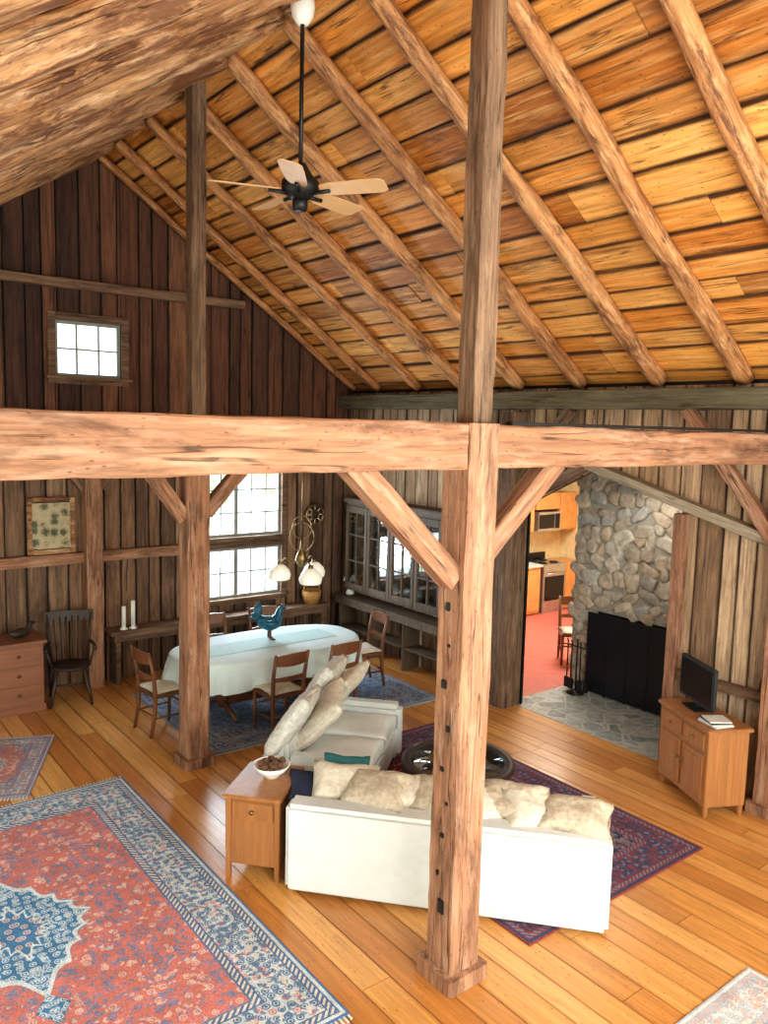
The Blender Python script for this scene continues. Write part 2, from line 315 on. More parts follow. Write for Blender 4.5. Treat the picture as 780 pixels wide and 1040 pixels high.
    n3=noise(nt,coords(nt,(70,70,70)),1,3)
    c=mixc(nt,1.0,c,ramp(nt,n,[(.3,.8),(.7,1.15)]),'MULTIPLY'); c=mixc(nt,1.0,c,ramp(nt,n3,[(.35,.8),(.65,1.2)]),'MULTIPLY')
    nt.links.new(c,bs.inputs['Base Color']); bs.inputs['Roughness'].default_value=.95; bump(nt,bs,n2,.4,.004); return m
def rug(name,cx,cy,hx,hy,rz,mat,fringe=None,z=0.0):
    g=group(name,(cx,cy,z),rz)
    bm=bmesh.new(); bmesh.ops.create_grid(bm,x_segments=24,y_segments=24,size=1)
    for v in bm.verts: v.co=Vector((v.co.x*hx,v.co.y*hy,.012+.002*mnoise.noise(Vector((v.co.x*3,v.co.y*3,cx)))))
    r=bmesh.ops.extrude_face_region(bm,geom=list(bm.faces))
    for v in r['geom']:
        if isinstance(v,bmesh.types.BMVert): v.co.z-=.0115
    bmesh.ops.recalc_face_normals(bm,faces=bm.faces)
    me=bpy.data.meshes.new('pile'); bm.to_mesh(me); bm.free(); finish(me,'pile',mat,g)
    if fringe:
        mb=MB(); n=int(hx*2/.03)
        for s in (-1,1):
            for i in range(n):
                x=-hx+(i+.5)*2*hx/n; y0=s*hy; y1=s*(hy+.035+random.random()*.015); mb.box(x-.006,x+.006,min(y0,y1),max(y0,y1),.001,.008)
        mb.done('fringe',fringe,g)
    return g
# ------------------------------------------------------------------ room shell
RX=3.25; ZR=6.64; SL=.69
def zroof(x): return ZR-SL*abs(x-RX)
def floor_planks():
    mb=MB(); x=-.8
    while x<7.2:
        w=random.uniform(.16,.23); y=-1.0-random.random()*2
        while y<10.2:
            L=random.uniform(2,4.2); y1=min(y+L,10.25)
            if y1>-1: mb.box(x+.003,x+w-.003,max(y,-1)+.003,y1-.003,-.03,0+random.uniform(-.001,0))
            y=y1 if y1<10.25 else 99
        x+=w
    return mb.done('floor',M['floor'])
floor_planks()
mb=MB(); mb.box(-.8,7.3,-1,10.3,-.08,-.031); mb.done('subfloor',M['black'])
def ceiling():
    mb=MB()
    for sgn in (1,-1):
        s=0.0; smax=(4.12 if sgn>0 else 4.2)
        while s<smax:
            w=min(random.uniform(.19,.3),smax-s+.01); y=-1.0-random.random()*3
            while y<10.24:
                L=random.uniform(2.2,4.6); y1=min(y+L,10.25); ya=max(y,-1)
                if y1>-1:
                    ga=random.uniform(.004,.01); gb=random.uniform(.004,.01)
                    xa=RX+sgn*(s+ga); xb=RX+sgn*(s+w-gb); dz=random.uniform(0,.016); t=.03
                    a,b=(xa,zroof(xa)+dz),(xb,zroof(xb)+dz)
                    if sgn<0: a,b=b,a
                    mb.hexa([(a[0],ya+.003,a[1]),(b[0],ya+.003,b[1]),(b[0],y1-.003,b[1]),(a[0],y1-.003,a[1]),(a[0],ya+.003,a[1]+t),(b[0],ya+.003,b[1]+t),(b[0],y1-.003,b[1]+t),(a[0],y1-.003,a[1]+t)])
                y=y1
            s+=w
    mb.done('ceiling',M['ceil'])
    mb=MB()
    for sgn in (1,-1):
        xe=RX+sgn*4.3; a=(RX,ZR+.06); b=(xe,zroof(xe)+.06)
        if sgn<0: a,b=b,a
        mb.hexa([(a[0],-1,a[1]),(b[0],-1,b[1]),(b[0],10.35,b[1]),(a[0],10.35,a[1]),(a[0],-1,a[1]+.06),(b[0],-1,b[1]+.06),(b[0],10.35,b[1]+.06),(a[0],10.35,a[1]+.06)])
    mb.done('roof_deck',M['black'])
ceiling()
def board_wall(name,mat,P,u0,u1,zb,zt,holes=(),wr=(.18,.3),jit=.008,th=.03,extra=(),solid=False):
    mb=MB(); br=set(extra)
    for h in holes: br.add(h[0]); br.add(h[1])
    u=u0
    while u<u1-1e-6:
        un=u1 if solid else min(u+random.uniform(*wr),u1); r=random.random(); d=0 if solid else random.uniform(-jit,jit)
        pts=[u]+sorted(b for b in br if u+1e-4<b<un-1e-4)+[un]; gw=random.uniform(.003,.007)
        for a,b in zip(pts[:-1],pts[1:]):
            m=(a+b)/2; segs=[]
            hs=sorted([h for h in holes if h[0]<m<h[1]],key=lambda h:(h[2](m) if callable(h[2]) else h[2]))
            lo=(zb,zb)
            for h in hs:
                f0=h[2] if callable(h[2]) else (lambda q,c=h[2]:c); f1=h[3] if callable(h[3]) else (lambda q,c=h[3]:c)
                segs.append((lo,(f0(a),f0(b)))); lo=(f1(a),f1(b))
            segs.append((lo,(zt(a),zt(b))))
            g=0 if solid else gw; aa=a+(g if a==u else 0); bb=b-(g if b==un else 0)
            for (l0,l1),(h0,h1) in segs:
                if h0-l0<.01 and h1-l1<.01: continue
                mb.hexa([P(aa,d,l0),P(bb,d,l1),P(bb,d+th,l1),P(aa,d+th,l0),P(aa,d,h0),P(bb,d,h1),P(bb,d+th,h1),P(aa,d+th,h0)],r)
        u=un
    return mb.done(name,mat)
YG=10.08; XS=7.15
WS=(2.78,3.58,3.88,4.55); WU=(4.5,5.93,1.76,2.76); WL=(4.5,5.93,.88,1.6)
PG=lambda u,d,z:(u,YG+.01+d,z)
PGb=lambda u,d,z:(u,YG+.07+d,z)
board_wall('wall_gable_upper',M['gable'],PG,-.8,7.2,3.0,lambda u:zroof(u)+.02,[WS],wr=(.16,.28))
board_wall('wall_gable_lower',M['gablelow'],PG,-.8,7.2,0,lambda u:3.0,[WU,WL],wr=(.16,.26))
board_wall('wall_gable_light_stop',M['black'],PGb,-.8,7.3,0,lambda u:zroof(u)+.05,[WS,WU,WL],solid=True,extra=(RX,))  # black sheet added behind the boards to stop light leaking through
PS=lambda u,d,z:(XS+.01+d,u,z)
PSb=lambda u,d,z:(XS+.07+d,u,z)
def optop(u): return 2.97-(.5*(u-5.46) if u>5.46 else .277*(5.46-u))
OP=(4.36,6.42,0,optop)
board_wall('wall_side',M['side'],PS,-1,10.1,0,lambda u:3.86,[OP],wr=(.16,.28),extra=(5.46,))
board_wall('wall_side_light_stop',M['black'],PSb,-1,10.3,0,lambda u:3.9,[OP],solid=True,extra=(5.46,))  # same added black sheet, blocks light behind the side boards
PL=lambda u,d,z:(-.82-d,u,z)
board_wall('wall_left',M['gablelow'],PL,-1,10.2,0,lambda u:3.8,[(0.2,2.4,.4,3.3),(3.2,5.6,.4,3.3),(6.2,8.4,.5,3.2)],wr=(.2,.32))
# ------------------------------------------------------------------ windows
def window(name,x0,x1,z0,z1,nx,nz,yw,trim=.09):
    g=group(name,((x0+x1)/2,yw,(z0+z1)/2)); w=x1-x0; h=z1-z0
    for s in (-1,1):
        box('casing_side',(trim,.05,h+2*trim),(s*(w/2+trim/2),-.035,0),M['wintrim'],g)
        box('casing_rail',(w,.05,trim),(0,-.035,s*(h/2+trim/2)),M['wintrim'],g)
        box('sash_side',(.04,.04,h),(s*(w/2-.02),.02,0),M['winframe'],g,bev=.003)
        box('sash_rail',(w-.08,.04,.04),(0,.02,s*(h/2-.02)),M['winframe'],g,bev=.003)
    box('sill',(w+2*trim+.06,.1,.03),(0,-.05,-h/2-.015),M['wintrim'],g)
    for i in range(1,nx):
        ww=.06 if (nx==6 and i==3) else .02
        box('muntin_v',(ww,.025,h-.08),(-w/2+w*i/nx,.02,0),M['winframe'],g,bev=.002)
    for i in range(1,nz): box('muntin_h',(w-.08,.024,.02),(0,.02,-h/2+h*i/nz),M['winframe'],g,bev=.002)
    box('pane',(w-.06,.004,h-.06),(0,.03,0),M['glass'],g,bev=0)
window('window_1',*WS,3,2,YG+.03)
window('window_2',*WU,6,3,YG+.03)
window('window_3',*WL,6,2,YG+.03)
# ------------------------------------------------------------------ timber frame
T=M['timber']; D=M['timberdk']
def post(name,x,y,w,z0,z1,mat,plinth=False,holes=(),rough=.007):
    g=group(name,(x,y,0)); beam('shaft',(0,0,z0),(0,0,z1),w,w,mat,parent=g,seg=30,rough=rough)
    if plinth:
        beam('plinth',(0,0,.001),(0,0,.1),w+.09,w+.09,mat,parent=g,seg=3,rough=.003)
    for (yy,zz,a,b) in holes: box('mortise_dark',(.02,a,b),(-w/2-.001,yy,zz),M['black'],g,bev=.004)  # black blocks on the face; the holes' shade is put in as colour
    return g
post('timber_post',3.22,3.33,.235,.0,3.42,T,True,[(.02,2.35,.03,.05),(.0,2.12,.02,.02),(.03,1.88,.04,.05),(-.02,1.62,.03,.04),(.02,1.36,.03,.03),(-.03,1.16,.02,.02),(.0,.95,.03,.03),(.03,.7,.02,.03),(-.01,.5,.05,.09)])
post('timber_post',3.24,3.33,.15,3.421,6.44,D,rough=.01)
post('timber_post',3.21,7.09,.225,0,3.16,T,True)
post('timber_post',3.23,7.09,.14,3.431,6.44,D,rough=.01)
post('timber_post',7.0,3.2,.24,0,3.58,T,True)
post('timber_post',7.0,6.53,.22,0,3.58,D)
post('timber_post',3.15,9.95,.2,0,3.16,T)
beam('tie_beam',(-.8,3.33,3.29),(3.1,3.33,3.29),.2,.265,T,seg=40,rough=.01,rnd=.35)
beam('tie_beam',(3.34,3.33,3.285),(6.87,3.33,3.28),.2,.25,T,seg=40,rough=.01,rnd=.1)
box('electrical_conduit',(3.3,.06,.02),(5.1,3.26,3.425),M['black'])
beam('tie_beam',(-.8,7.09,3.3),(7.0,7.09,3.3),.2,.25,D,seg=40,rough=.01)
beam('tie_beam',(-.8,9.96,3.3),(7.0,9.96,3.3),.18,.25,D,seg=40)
def brace(x0,z0,x1,z1,y,w=.12,mat=T,t=.12): return beam('knee_brace',(x0,y,z0),(x1,y,z1),t,w,mat,seg=12)
brace(2.36,3.2,3.1,2.52,3.33,.14); brace(3.95,3.2,3.33,2.66,3.33,.14)
brace(2.58,3.18,3.1,2.46,7.09,.13); brace(3.95,3.18,3.32,2.5,7.09,.13)
brace(2.55,3.18,3.05,2.52,9.96,.11,D); brace(3.75,3.18,3.25,2.52,9.96,.11,D)
beam('knee_brace',(7.03,4.3,3.62),(7.03,3.32,2.4),.1,.12,T,seg=12)
beam('knee_brace',(7.03,5.7,3.62),(7.03,6.42,2.9),.1,.11,D,seg=12)
beam('eave_plate',(7.03,-1,3.72),(7.03,10.08,3.72),.22,.2,M['plate'],seg=50,rough=.01)
beam('eave_plate',(-.7,-1,3.7),(-.7,10.08,3.7),.2,.2,M['plate'],seg=50)
beam('ridge_beam',(RX,-1,6.56),(RX,10.06,6.56),.08,.14,M['logl'],seg=50)
beam('frame_girt',(-.8,10.0,4.97),(5.25,10.0,4.97),.12,.11,D,seg=30)
beam('frame_girt',(-.8,10.02,1.65),(3.05,10.02,1.65),.1,.13,T,seg=24)
beam('frame_girt',(3.25,10.02,1.65),(4.4,10.02,1.65),.1,.13,T,seg=12)
ys=[.05,.99,1.94,2.87,3.8,4.72,5.65,6.6,7.53,8.44,9.36,9.98]
for y in ys:
    r=.085 if y<8 else .07
    if y>9.9: r=.05
    log('rafter',(RX+.05,y,zroof(RX)-.13),(7.12,y+random.uniform(-.03,.03),zroof(7.12)-r*.75),r*.88,r*1.05,M['log'])
    log('rafter',(RX-.02,y,zroof(RX)-.15),(-.75,y,zroof(-.75)-r*.8),r*1.15,r*1.6,M['logl'],rgh=.34)
beam('trim_1',(7.08,5.5,3.03),(7.08,3.3,2.42),.14,.1,M['trimw'],seg=16)
beam('trim_2',(7.08,5.46,3.03),(7.08,6.75,2.37),.14,.1,D,seg=16)
beam('trim_3',(7.08,4.32,0),(7.08,4.32,2.6),.1,.12,T,seg=16)
beam('trim_4',(7.09,3.34,1.0),(7.09,4.25,1.0),.07,.1,D,seg=10)
# ------------------------------------------------------------------ fireplace alcove and kitchen
box('floor_hearth',(1.24,2.3,.03),(7.77,5.43,-.012),M['flag'],bev=0)
box('wall_alcove',(1.5,.1,3.0),(7.98,4.25,1.5),M['trimw'],bev=0)
box('ceiling_alcove',(5.2,6.0,.08),(9.83,7.2,3.1),M['trimw'],bev=0)
def fireplace():
    g=group('stone_fireplace',(8.4,5.4,0)); y0,y1=-1.1,1.22; ztop=3.05
    mb=MB(); oy0,oy1,oz=-.25,.83,1.07
    mb.box(0,.75,y0,oy0,0,ztop,.5); mb.box(0,.75,oy1,y1,0,ztop,.5); mb.box(0,.75,oy0,oy1,oz,ztop,.5); mb.done('mortar_mass',M['mortar'],g)
    mb=MB(); mb.box(.5,.55,oy0,oy1,0,oz,.5); mb.box(.02,.5,oy0,oy0+.02,0,oz); mb.box(.02,.5,oy1-.02,oy1,0,oz); mb.box(.02,.5,oy0,oy1,oz-.02,oz); mb.done('firebox',M['brick'],g)
    st=MB(); bm=bmesh.new(); bmesh.ops.create_icosphere(bm,subdivisions=3,radius=1); iv=[v.co.copy() for v in bm.verts]; jf=[tuple(v.index for v in f.verts) for f in bm.faces]; bm.free()
    def stone(c,a,b,t,axis,rot):
        sd=random.random()*99; vs=[]
        for p in iv:
            q=Vector((math.copysign(abs(p.x)**.7,p.x),math.copysign(abs(p.y)**.7,p.y),math.copysign(min(1,abs(p.z)*1.5),p.z)))*(1+.32*mnoise.noise(p*1.1+Vector((sd,0,0)))+.12*mnoise.noise(p*3+Vector((sd,0,0))))
            u=q.x*a; w=q.y*b; u,w=u*math.cos(rot)-w*math.sin(rot),u*math.sin(rot)+w*math.cos(rot); n=-q.z*t
            vs.append((c[0]+n,c[1]+u,c[2]+w) if axis=='x' else (c[0]+u,c[1]-n,c[2]+w))
        st.mesh(vs,jf,random.random())
    z=.06
    while z<ztop-.05:
        hgt=random.uniform(.11,.22); y=y0
        while y<y1-.05:
            w=random.uniform(.12,.34); cy=y+w/2; cz=z+hgt/2+random.uniform(-.045,.045)
            if not (oy0-.03<cy<oy1+.03 and cz<oz+.04):
                stone((-.0,min(cy,y1-.08),cz),w*.5,hgt*random.uniform(.46,.62),random.uniform(.03,.05),'x',random.uniform(-.7,.7))
            y+=w
        x=.1
        while x<.7:
            w=random.uniform(.16,.3); stone((x+w/2-.05,y1,z+hgt/2),w*.5,hgt*.54,.045,'y',random.uniform(-.5,.5)); x+=w
        z+=hgt*.97
    st.done('field_stones',M['stone'],g,True)
    for i in range(4):
        a=oy0-.06+i*.3; bx=-.1
        box('screen_panel',(.01,.285,1.02),(bx,a+.15,.53),M['mesh'],g,bev=.002)
        for yy in (a+.005,a+.295): box('screen_frame',(.02,.015,1.06),(bx,yy,.535),M['black'],g,bev=.003)
        box('screen_rail',(.02,.29,.02),(bx,a+.15,1.05),M['black'],g,bev=.003)
fireplace()
def fire_tools(x,y):
    g=group('fireplace_tool_set',(x,y,0))
    lathe('base',[(.0,0),(.11,0),(.11,.02),(.03,.04),(.0,.04)],(0,0,.004),M['black'],g)
    tube('stand',[(0,0,.02),(0,0,.72)],.011,M['black'],g); tube('crossbar',[(.0,-.16,.62),(.0,.16,.62)],.01,M['black'],g)
    for i,(a,b) in enumerate([(0,-.15),(-.02,-.07),(-.02,.07),(.0,.15)]):
        tube('tool_%d'%i,[(a,b,.1),(a,b,.66),(a-.02,b,.7)],.009,M['black'],g); box('tool_head_%d'%i,(.03,.07,.14),(a,b,.12),M['black'],g)
    return g
fire_tools(8.12,6.3)
box('floor_kitchen',(5.2,3.7,.03),(9.83,8.4,-.015),M['kfloor'],bev=0)
box('wall_kitchen_end',(.1,6,3.1),(12.4,7.2,1.55),M['kwall'],bev=0)
box('wall_kitchen_far',(5.2,.1,3.1),(9.83,10.2,1.55),M['kwall'],bev=0)
box('wall_kitchen_near',(3.2,.1,3.1),(10.78,6.5,1.55),M['kwall'],bev=0)
g=group('kitchen_cabinets',(10.6,9.8,0))
for i,x in enumerate((-1.0,-.4,.2)):
    box('base_%d'%i,(.59,.55,.86),(x,0,.45),M['kcab'],g); box('base_door_%d'%i,(.5,.02,.7),(x,-.285,.42),M['kcab'],g); box('upper_%d'%i,(.59,.33,.7),(x,.1,1.85),M['kcab'],g); box('upper_door_%d'%i,(.5,.02,.6),(x,-.075,1.85),M['kcab'],g)
box('counter',(1.85,.6,.04),(-.4,-.01,.9),M['book'],g); box('upper_range',(.65,.33,.3),(.87,.1,2.05),M['kcab'],g); box('upper_end',(.5,.33,.7),(1.46,.1,1.85),M['kcab'],g); box('base_end',(.5,.55,.86),(1.46,0,.45),M['kcab'],g)
g=group('kitchen_range',(11.47,9.8,0)); box('body',(.62,.58,.9),(0,0,.45),M['steel'],g); box('oven_door',(.52,.02,.45),(0,-.3,.45),M['blackgl'],g); tube('handle',[(-.24,-.34,.74),(.24,-.34,.74)],.012,M['steel'],g); box('backguard',(.62,.06,.14),(0,.25,.97),M['blackgl'],g)
for i in range(4): lathe('burner_%d'%i,[(0,0),(.08,0),(.08,.015),(0,.015)],(-.15+.3*(i%2),-.12+.25*(i//2),.902),M['black'],g)
g=group('microwave',(11.47,9.87,1.5)); box('body',(.62,.36,.36),(0,0,.18),M['steel'],g); box('door_glass',(.42,.01,.26),(-.08,-.185,.18),M['blackgl'],g); box('keypad',(.12,.01,.28),(.22,-.185,.18),M['black'],g)
# ------------------------------------------------------------------ furniture
def dining_chair(x,y,rz,name='dining_chair',wood_=None,seatm=None,z=.016):
    W=wood_ or M['chair']; g=group(name,(x,y,z),rz)
    box('seat',(.46,.43,.03),(0,0,.44),W,g,bev=.01); cushion('seat_pad',(.42,.4,.06),(0,.005,.475),(0,0,0),seatm or M['pillow'],g,cuts=7)
    for s in (-1,1):
        tube('leg_front_%d'%s,[(s*.2,.18,.0),(s*.2,.185,.44)],[.018,.023],W,g,8)
        tube('leg_back_%d'%s,[(s*.19,-.24,0),(s*.19,-.195,.25),(s*.19,-.19,.45),(s*.195,-.21,.68),(s*.2,-.27,.93)],[.018,.023,.025,.022,.017],W,g,8)
        tube('stretcher_side_%d'%s,[(s*.2,.18,.2),(s*.19,-.2,.2)],.011,W,g,8)
    tube('stretcher_front',[(-.2,.18,.28),(.2,.18,.28)],.011,W,g,8); tube('stretcher_back',[(-.19,-.2,.22),(.19,-.2,.22)],.011,W,g,8)
    for i,(z,h) in enumerate(((.64,.045),(.86,.11))):
        mb=MB(); n=8; yb={0:-.205,1:-.25}[i]
        for k in range(n):
            a=-1+2*k/n; b=-1+2*(k+1)/n; fa=yb-.03*(1-a*a); fb=yb-.03*(1-b*b); ha=h/2*(1+.25*(1-a*a)); hb=h/2*(1+.25*(1-b*b))
            mb.hexa([(a*.19,fa-.01,z-ha),(b*.19,fb-.01,z-hb),(b*.19,fb+.01,z-hb),(a*.19,fa+.01,z-ha),(a*.19,fa-.01,z+ha),(b*.19,fb-.01,z+hb),(b*.19,fb+.01,z+hb),(a*.19,fa+.01,z+ha)],.5)
        mb.done('slat_%d'%i,W,g)
    return g
TX,TY=4.62,8.12
def table():
    g=group('dining_table',(TX,TY,.014))
    n=120; A,B=1.17,.6
    def pt(a,k,z,wv):
        c,s=math.cos(a),math.sin(a); x=A*math.copysign(abs(c)**.75,c); y=B*math.copysign(abs(s)**.75,s)
        r=1+wv*(math.sin(a*17)+.6*math.sin(a*31+1)); zz=z-(.05*abs(math.sin(a*2)) if wv>.02 else 0); return (x*k*r,y*k*r,zz)
    v=[(0,0,.762)];f=[]
    rings=[(.5,.762,0),(.97,.762,0),(1.0,.757,0),(1.012,.74,.0),(1.02,.68,.01),(1.03,.6,.02),(1.04,.53,.03),(1.045,.47,.036)]
    for k,z,wv in rings:
        for i in range(n): v.append(pt(2*math.pi*i/n,k,z,wv))
    for i in range(n): f.append((0,1+i,1+(i+1)%n))
    for j in range(len(rings)-1):
        for i in range(n):
            l=(i+1)%n; f.append((1+j*n+i,1+(j+1)*n+i,1+(j+1)*n+l,1+j*n+l))
    me=bpy.data.meshes.new('tablecloth'); me.from_pydata(v,[],f); recalc(me); finish(me,'tablecloth',M['cloth'],g,True)
    box('runner',(1.7,.4,.004),(0,0,.766),M['runner'],g,bev=.001)
    v=[]
    for z in (.72,.75):
        for i in range(n): v.append(pt(2*math.pi*i/n,.985,z,0))
    f=[(i,(i+1)%n,n+(i+1)%n,n+i) for i in range(n)]+[tuple(range(n))[::-1],tuple(range(n,2*n))]
    me=bpy.data.meshes.new('top'); me.from_pydata(v,[],f); finish(me,'top',M['chair'],g)
    for sx in (-.6,.6):
        lathe('pedestal',[(.0,.1),(.06,.1),(.08,.2),(.045,.4),(.07,.6),(.1,.72),(0,.72)],(sx,0,0),M['chair'],g)
        for sy in (-1,1): tube('foot',[(sx,0,.16),(sx,sy*.2,.1),(sx,sy*.36,.025)],[.035,.03,.022],M['chair'],g)
    box('stretcher',(1.1,.08,.1),(0,0,.16),M['chair'],g)
table()
dining_chair(4.33,7.36,.0); dining_chair(5.05,7.38,.03); dining_chair(3.3,8.1,-math.pi/2+.1); dining_chair(6.0,8.1,math.pi/2-.15)
dining_chair(4.35,8.88,math.pi); dining_chair(5.1,8.9,math.pi-.1)
dining_chair(9.2,7.2,2.4,'kitchen_chair',M['cherry'],z=.001)
def rooster(x,y,z,rz,S=1.15):
    g=group('rooster_sculpture',(x,y,z),rz); g.scale=(S,S,S)
    pts=[(-.13,0,.25),(-.08,0,.2),(0,0,.17),(.07,0,.19),(.1,0,.25),(.11,0,.31),(.14,0,.335),(.18,0,.32)]
    rr=[.035,.065,.085,.075,.045,.033,.034,.008]
    tube('body',pts,rr,M['blue'],g,14)
    for i in range(6):
        a=.5+i*.22; P=[(-.1,(i-2.5)*.008,.23)]
        for t in (.35,.7,1): P.append((-.1-.15*t*math.cos(a)*(1),(i-2.5)*.014*t,.23+.21*t*math.sin(a)-.05*t*t*(2.2-a)))
        tube('tail_feather_%d'%i,P,[.02,.024,.018,.005],M['blue'],g,8)
    for i,(a,b) in enumerate(((.12,.375),(.14,.385),(.16,.375))): tube('comb_%d'%i,[(a,0,.35),(a,0,b)],[.012,.005],M['rust'],g,6)
    tube('wattle',[(.165,0,.31),(.17,0,.275)],[.012,.006],M['rust'],g,6)
    for s in (-1,1):
        tube('leg_%d'%s,[(0,s*.035,.11),(.0,s*.035,.02)],.011,M['rust'],g,6)
        for d in (-.4,0,.4): tube('toe_%d'%s,[(0,s*.035,.012),(.05*math.cos(d),s*.035+.05*math.sin(d),.008)],.006,M['rust'],g,6)
        tube('wing_%d'%s,[(.05,s*.075,.2),(-.02,s*.09,.19),(-.11,s*.06,.2)],[.03,.035,.01],M['blue'],g,8)
rooster(4.68,8.2,.782,-.2)
def chandelier(x,y):
    g=group('chandelier',(x,y,0)); B=M['brass']
    tube('rod',[(0,0,3.18),(0,0,1.98)],.009,B,g); lathe('canopy',[(0,3.13),(.06,3.13),(.05,3.17),(0,3.175)],(0,0,0),B,g)
    u=Vector((.789,-.614))
    for j,(r,zc) in enumerate(((.12,2.12),(.15,2.0))):
        tube('scroll_ring_%d'%j,[(r*math.cos(a)*u.x,r*math.cos(a)*u.y,zc+r*math.sin(a)*1.2) for a in [2*math.pi*i/20 for i in range(21)]],.008,B,g,6)
    lathe('font',[(0,1.62),(.03,1.64),(.08,1.72),(.055,1.8),(.02,1.86),(.015,1.98),(0,1.98)],(0,0,0),B,g)
    for i in range(3):
        a=-.66+2*math.pi*i/3+math.pi; c,s=math.cos(a),math.sin(a)
        tube('arm_%d'%i,[(0,0,1.75),(.1*c,.1*s,1.68),(.2*c,.2*s,1.74),(.27*c,.27*s,1.66)],.011,B,g,8)
        lathe('shade_%d'%i,[(.03,.13),(.07,.11),(.12,.06),(.14,0),(.13,-.05),(.12,-.06)],(.27*c,.27*s,1.53),M['shade'],g)
        lathe('cup_%d'%i,[(0,0),(.035,0),(.03,.04),(0,.05)],(.27*c,.27*s,1.65),B,g)
chandelier(5.12,8.2)
def fan(x,y):
    g=group('ceiling_fan',(x,y,0)); BL=M['black']
    lathe('canopy',[(0,6.3),(.04,6.3),(.08,6.36),(.09,6.42),(.085,6.5),(0,6.5)],(0,0,0),M['white'],g)
    tube('downrod',[(0,0,6.32),(0,0,5.3)],.016,BL,g)
    lathe('motor',[(0,5.06),(.06,5.06),(.1,5.09),(.14,5.13),(.14,5.19),(.09,5.24),(.04,5.32),(0,5.33)],(0,0,0),BL,g)
    lathe('switch_cup',[(0,4.98),(.05,4.98),(.06,5.03),(.055,5.07),(0,5.07)],(0,0,0),M['black'],g)
    for i in range(5):
        a=math.radians(232+72*i)
        m=MB(); out=[(.17,.055),(.24,.078),(.5,.088),(.64,.086),(.68,.06)]
        for (r0,w0),(r1,w1) in zip(out[:-1],out[1:]):
            t=-.24; P=lambda r,w,z:(r*math.cos(a)-w*math.sin(a),r*math.sin(a)+w*math.cos(a),5.12+w*t+z)
            m.hexa([P(r0,-w0,0),P(r1,-w1,0),P(r1,w1,0),P(r0,w0,0),P(r0,-w0,.008),P(r1,-w1,.008),P(r1,w1,.008),P(r0,w0,.008)],.5)
        m.done('blade_%d'%i,M['fanwood'],g)
        tube('iron_%d'%i,[(.1*math.cos(a),.1*math.sin(a),5.1),(.24*math.cos(a),.24*math.sin(a),5.11)],.016,BL,g,8)
fan(3.25,5.3)
# sofas
SA=math.atan2(-.752,.66)   # along direction a ; local x=a, local y=n
def sofa_main():
    g=group('sofa',(2.80,4.66,.013),SA); S=M['sofa']; L=2.27
    box('back',(L,.2,.65),(L/2,.1,.34),S,g,bev=.03,seg=4)
    box('base',(L-.3,.7,.28),(L/2,.52,.18),S,g,bev=.02)
    for x in (.1,L-.1): box('arm',(.2,.78,.55),(x,.56,.29),S,g,bev=.05,seg=4)
    n=3; w=(L-.4)/n
    for i in range(n): cushion('seat_cushion_%d'%i,(w,.72,.2),(.2+w*(i+.5),.55,.4),(0,0,0),S,g,puff=.35)
    spec=[(.34,.42,.1,.25,'pillow',.55),(.6,.3,-.14,-.2,'pillow2',.4),(.84,.38,.2,.5,'pillow',.42),(1.08,.32,-.16,-.3,'pillow2',.5),(1.32,.28,.14,.4,'pillow',.42),(1.56,.36,-.1,-.35,'pillow2',.42),(1.78,.3,.14,.25,'pillow',.5),(2.02,.25,-.06,-.15,'pillow2',.3)]
    for i,(x,y,t,rz,m,tl) in enumerate(spec):
        cushion('back_pillow_%d'%i,(.52,.36,.22),(x,y+.0,.655+.025*(i%2)),(tl,t,rz),M[m],g,puff=.8,wr=1.3)
    cushion('teal_pillow',(.38,.34,.12),(.3,.66,.62),(math.radians(50),.2,.5),M['teal'],g)
    cushion('navy_throw',(.42,.38,.08),(.12,.42,.62),(.15,.1,.3),M['navy'],g,puff=.4)
    for x in (.08,L-.08):
        for y in (.08,.85): lathe('foot',[(0,0),(.02,0),(.025,.05),(0,.05)],(x,y,0),M['dkwood'],g,12)
sofa_main()
def loveseat():
    nx,ny=.752,.66; ax,ay=.66,-.752
    ox=2.80+ax*(-.5)+nx*.99; oy=4.66+ay*(-.5)+ny*.99
    g=group('loveseat',(ox,oy,.0),math.atan2(ny,nx)); S=M['sofa']; L=1.65
    box('back',(L,.2,.7),(L/2,-.1,.37),S,g,bev=.035,seg=4)
    box('base',(L-.3,.68,.28),(L/2,-.52,.18),S,g,bev=.02)
    for x in (.1,L-.1): box('arm',(.2,.76,.56),(x,-.54,.3),S,g,bev=.05,seg=4)
    for i in range(2): cushion('seat_cushion_%d'%i,(.625,.7,.2),(.2+.625*(i+.5),-.54,.42),(0,0,0),S,g,puff=.35)
    cushion('large_pillow_0',(.64,.6,.18),(.28,-.16,.8),(math.radians(-56),.12,.1),M['pillow3'],g,puff=.7,wr=.9)
    cushion('large_pillow_1',(.64,.6,.18),(.56,-.32,.77),(math.radians(-48),-.1,.2),M['pillow'],g,puff=.7,wr=.9)
    cushion('large_pillow_2',(.66,.62,.2),(1.12,-.18,.82),(math.radians(-60),.08,0),M['pillow3'],g,puff=.7,wr=.9)
    cushion('large_pillow_3',(.6,.58,.18),(1.28,-.34,.76),(math.radians(-48),-.1,-.15),M['pillow'],g,puff=.7,wr=.9)
loveseat()
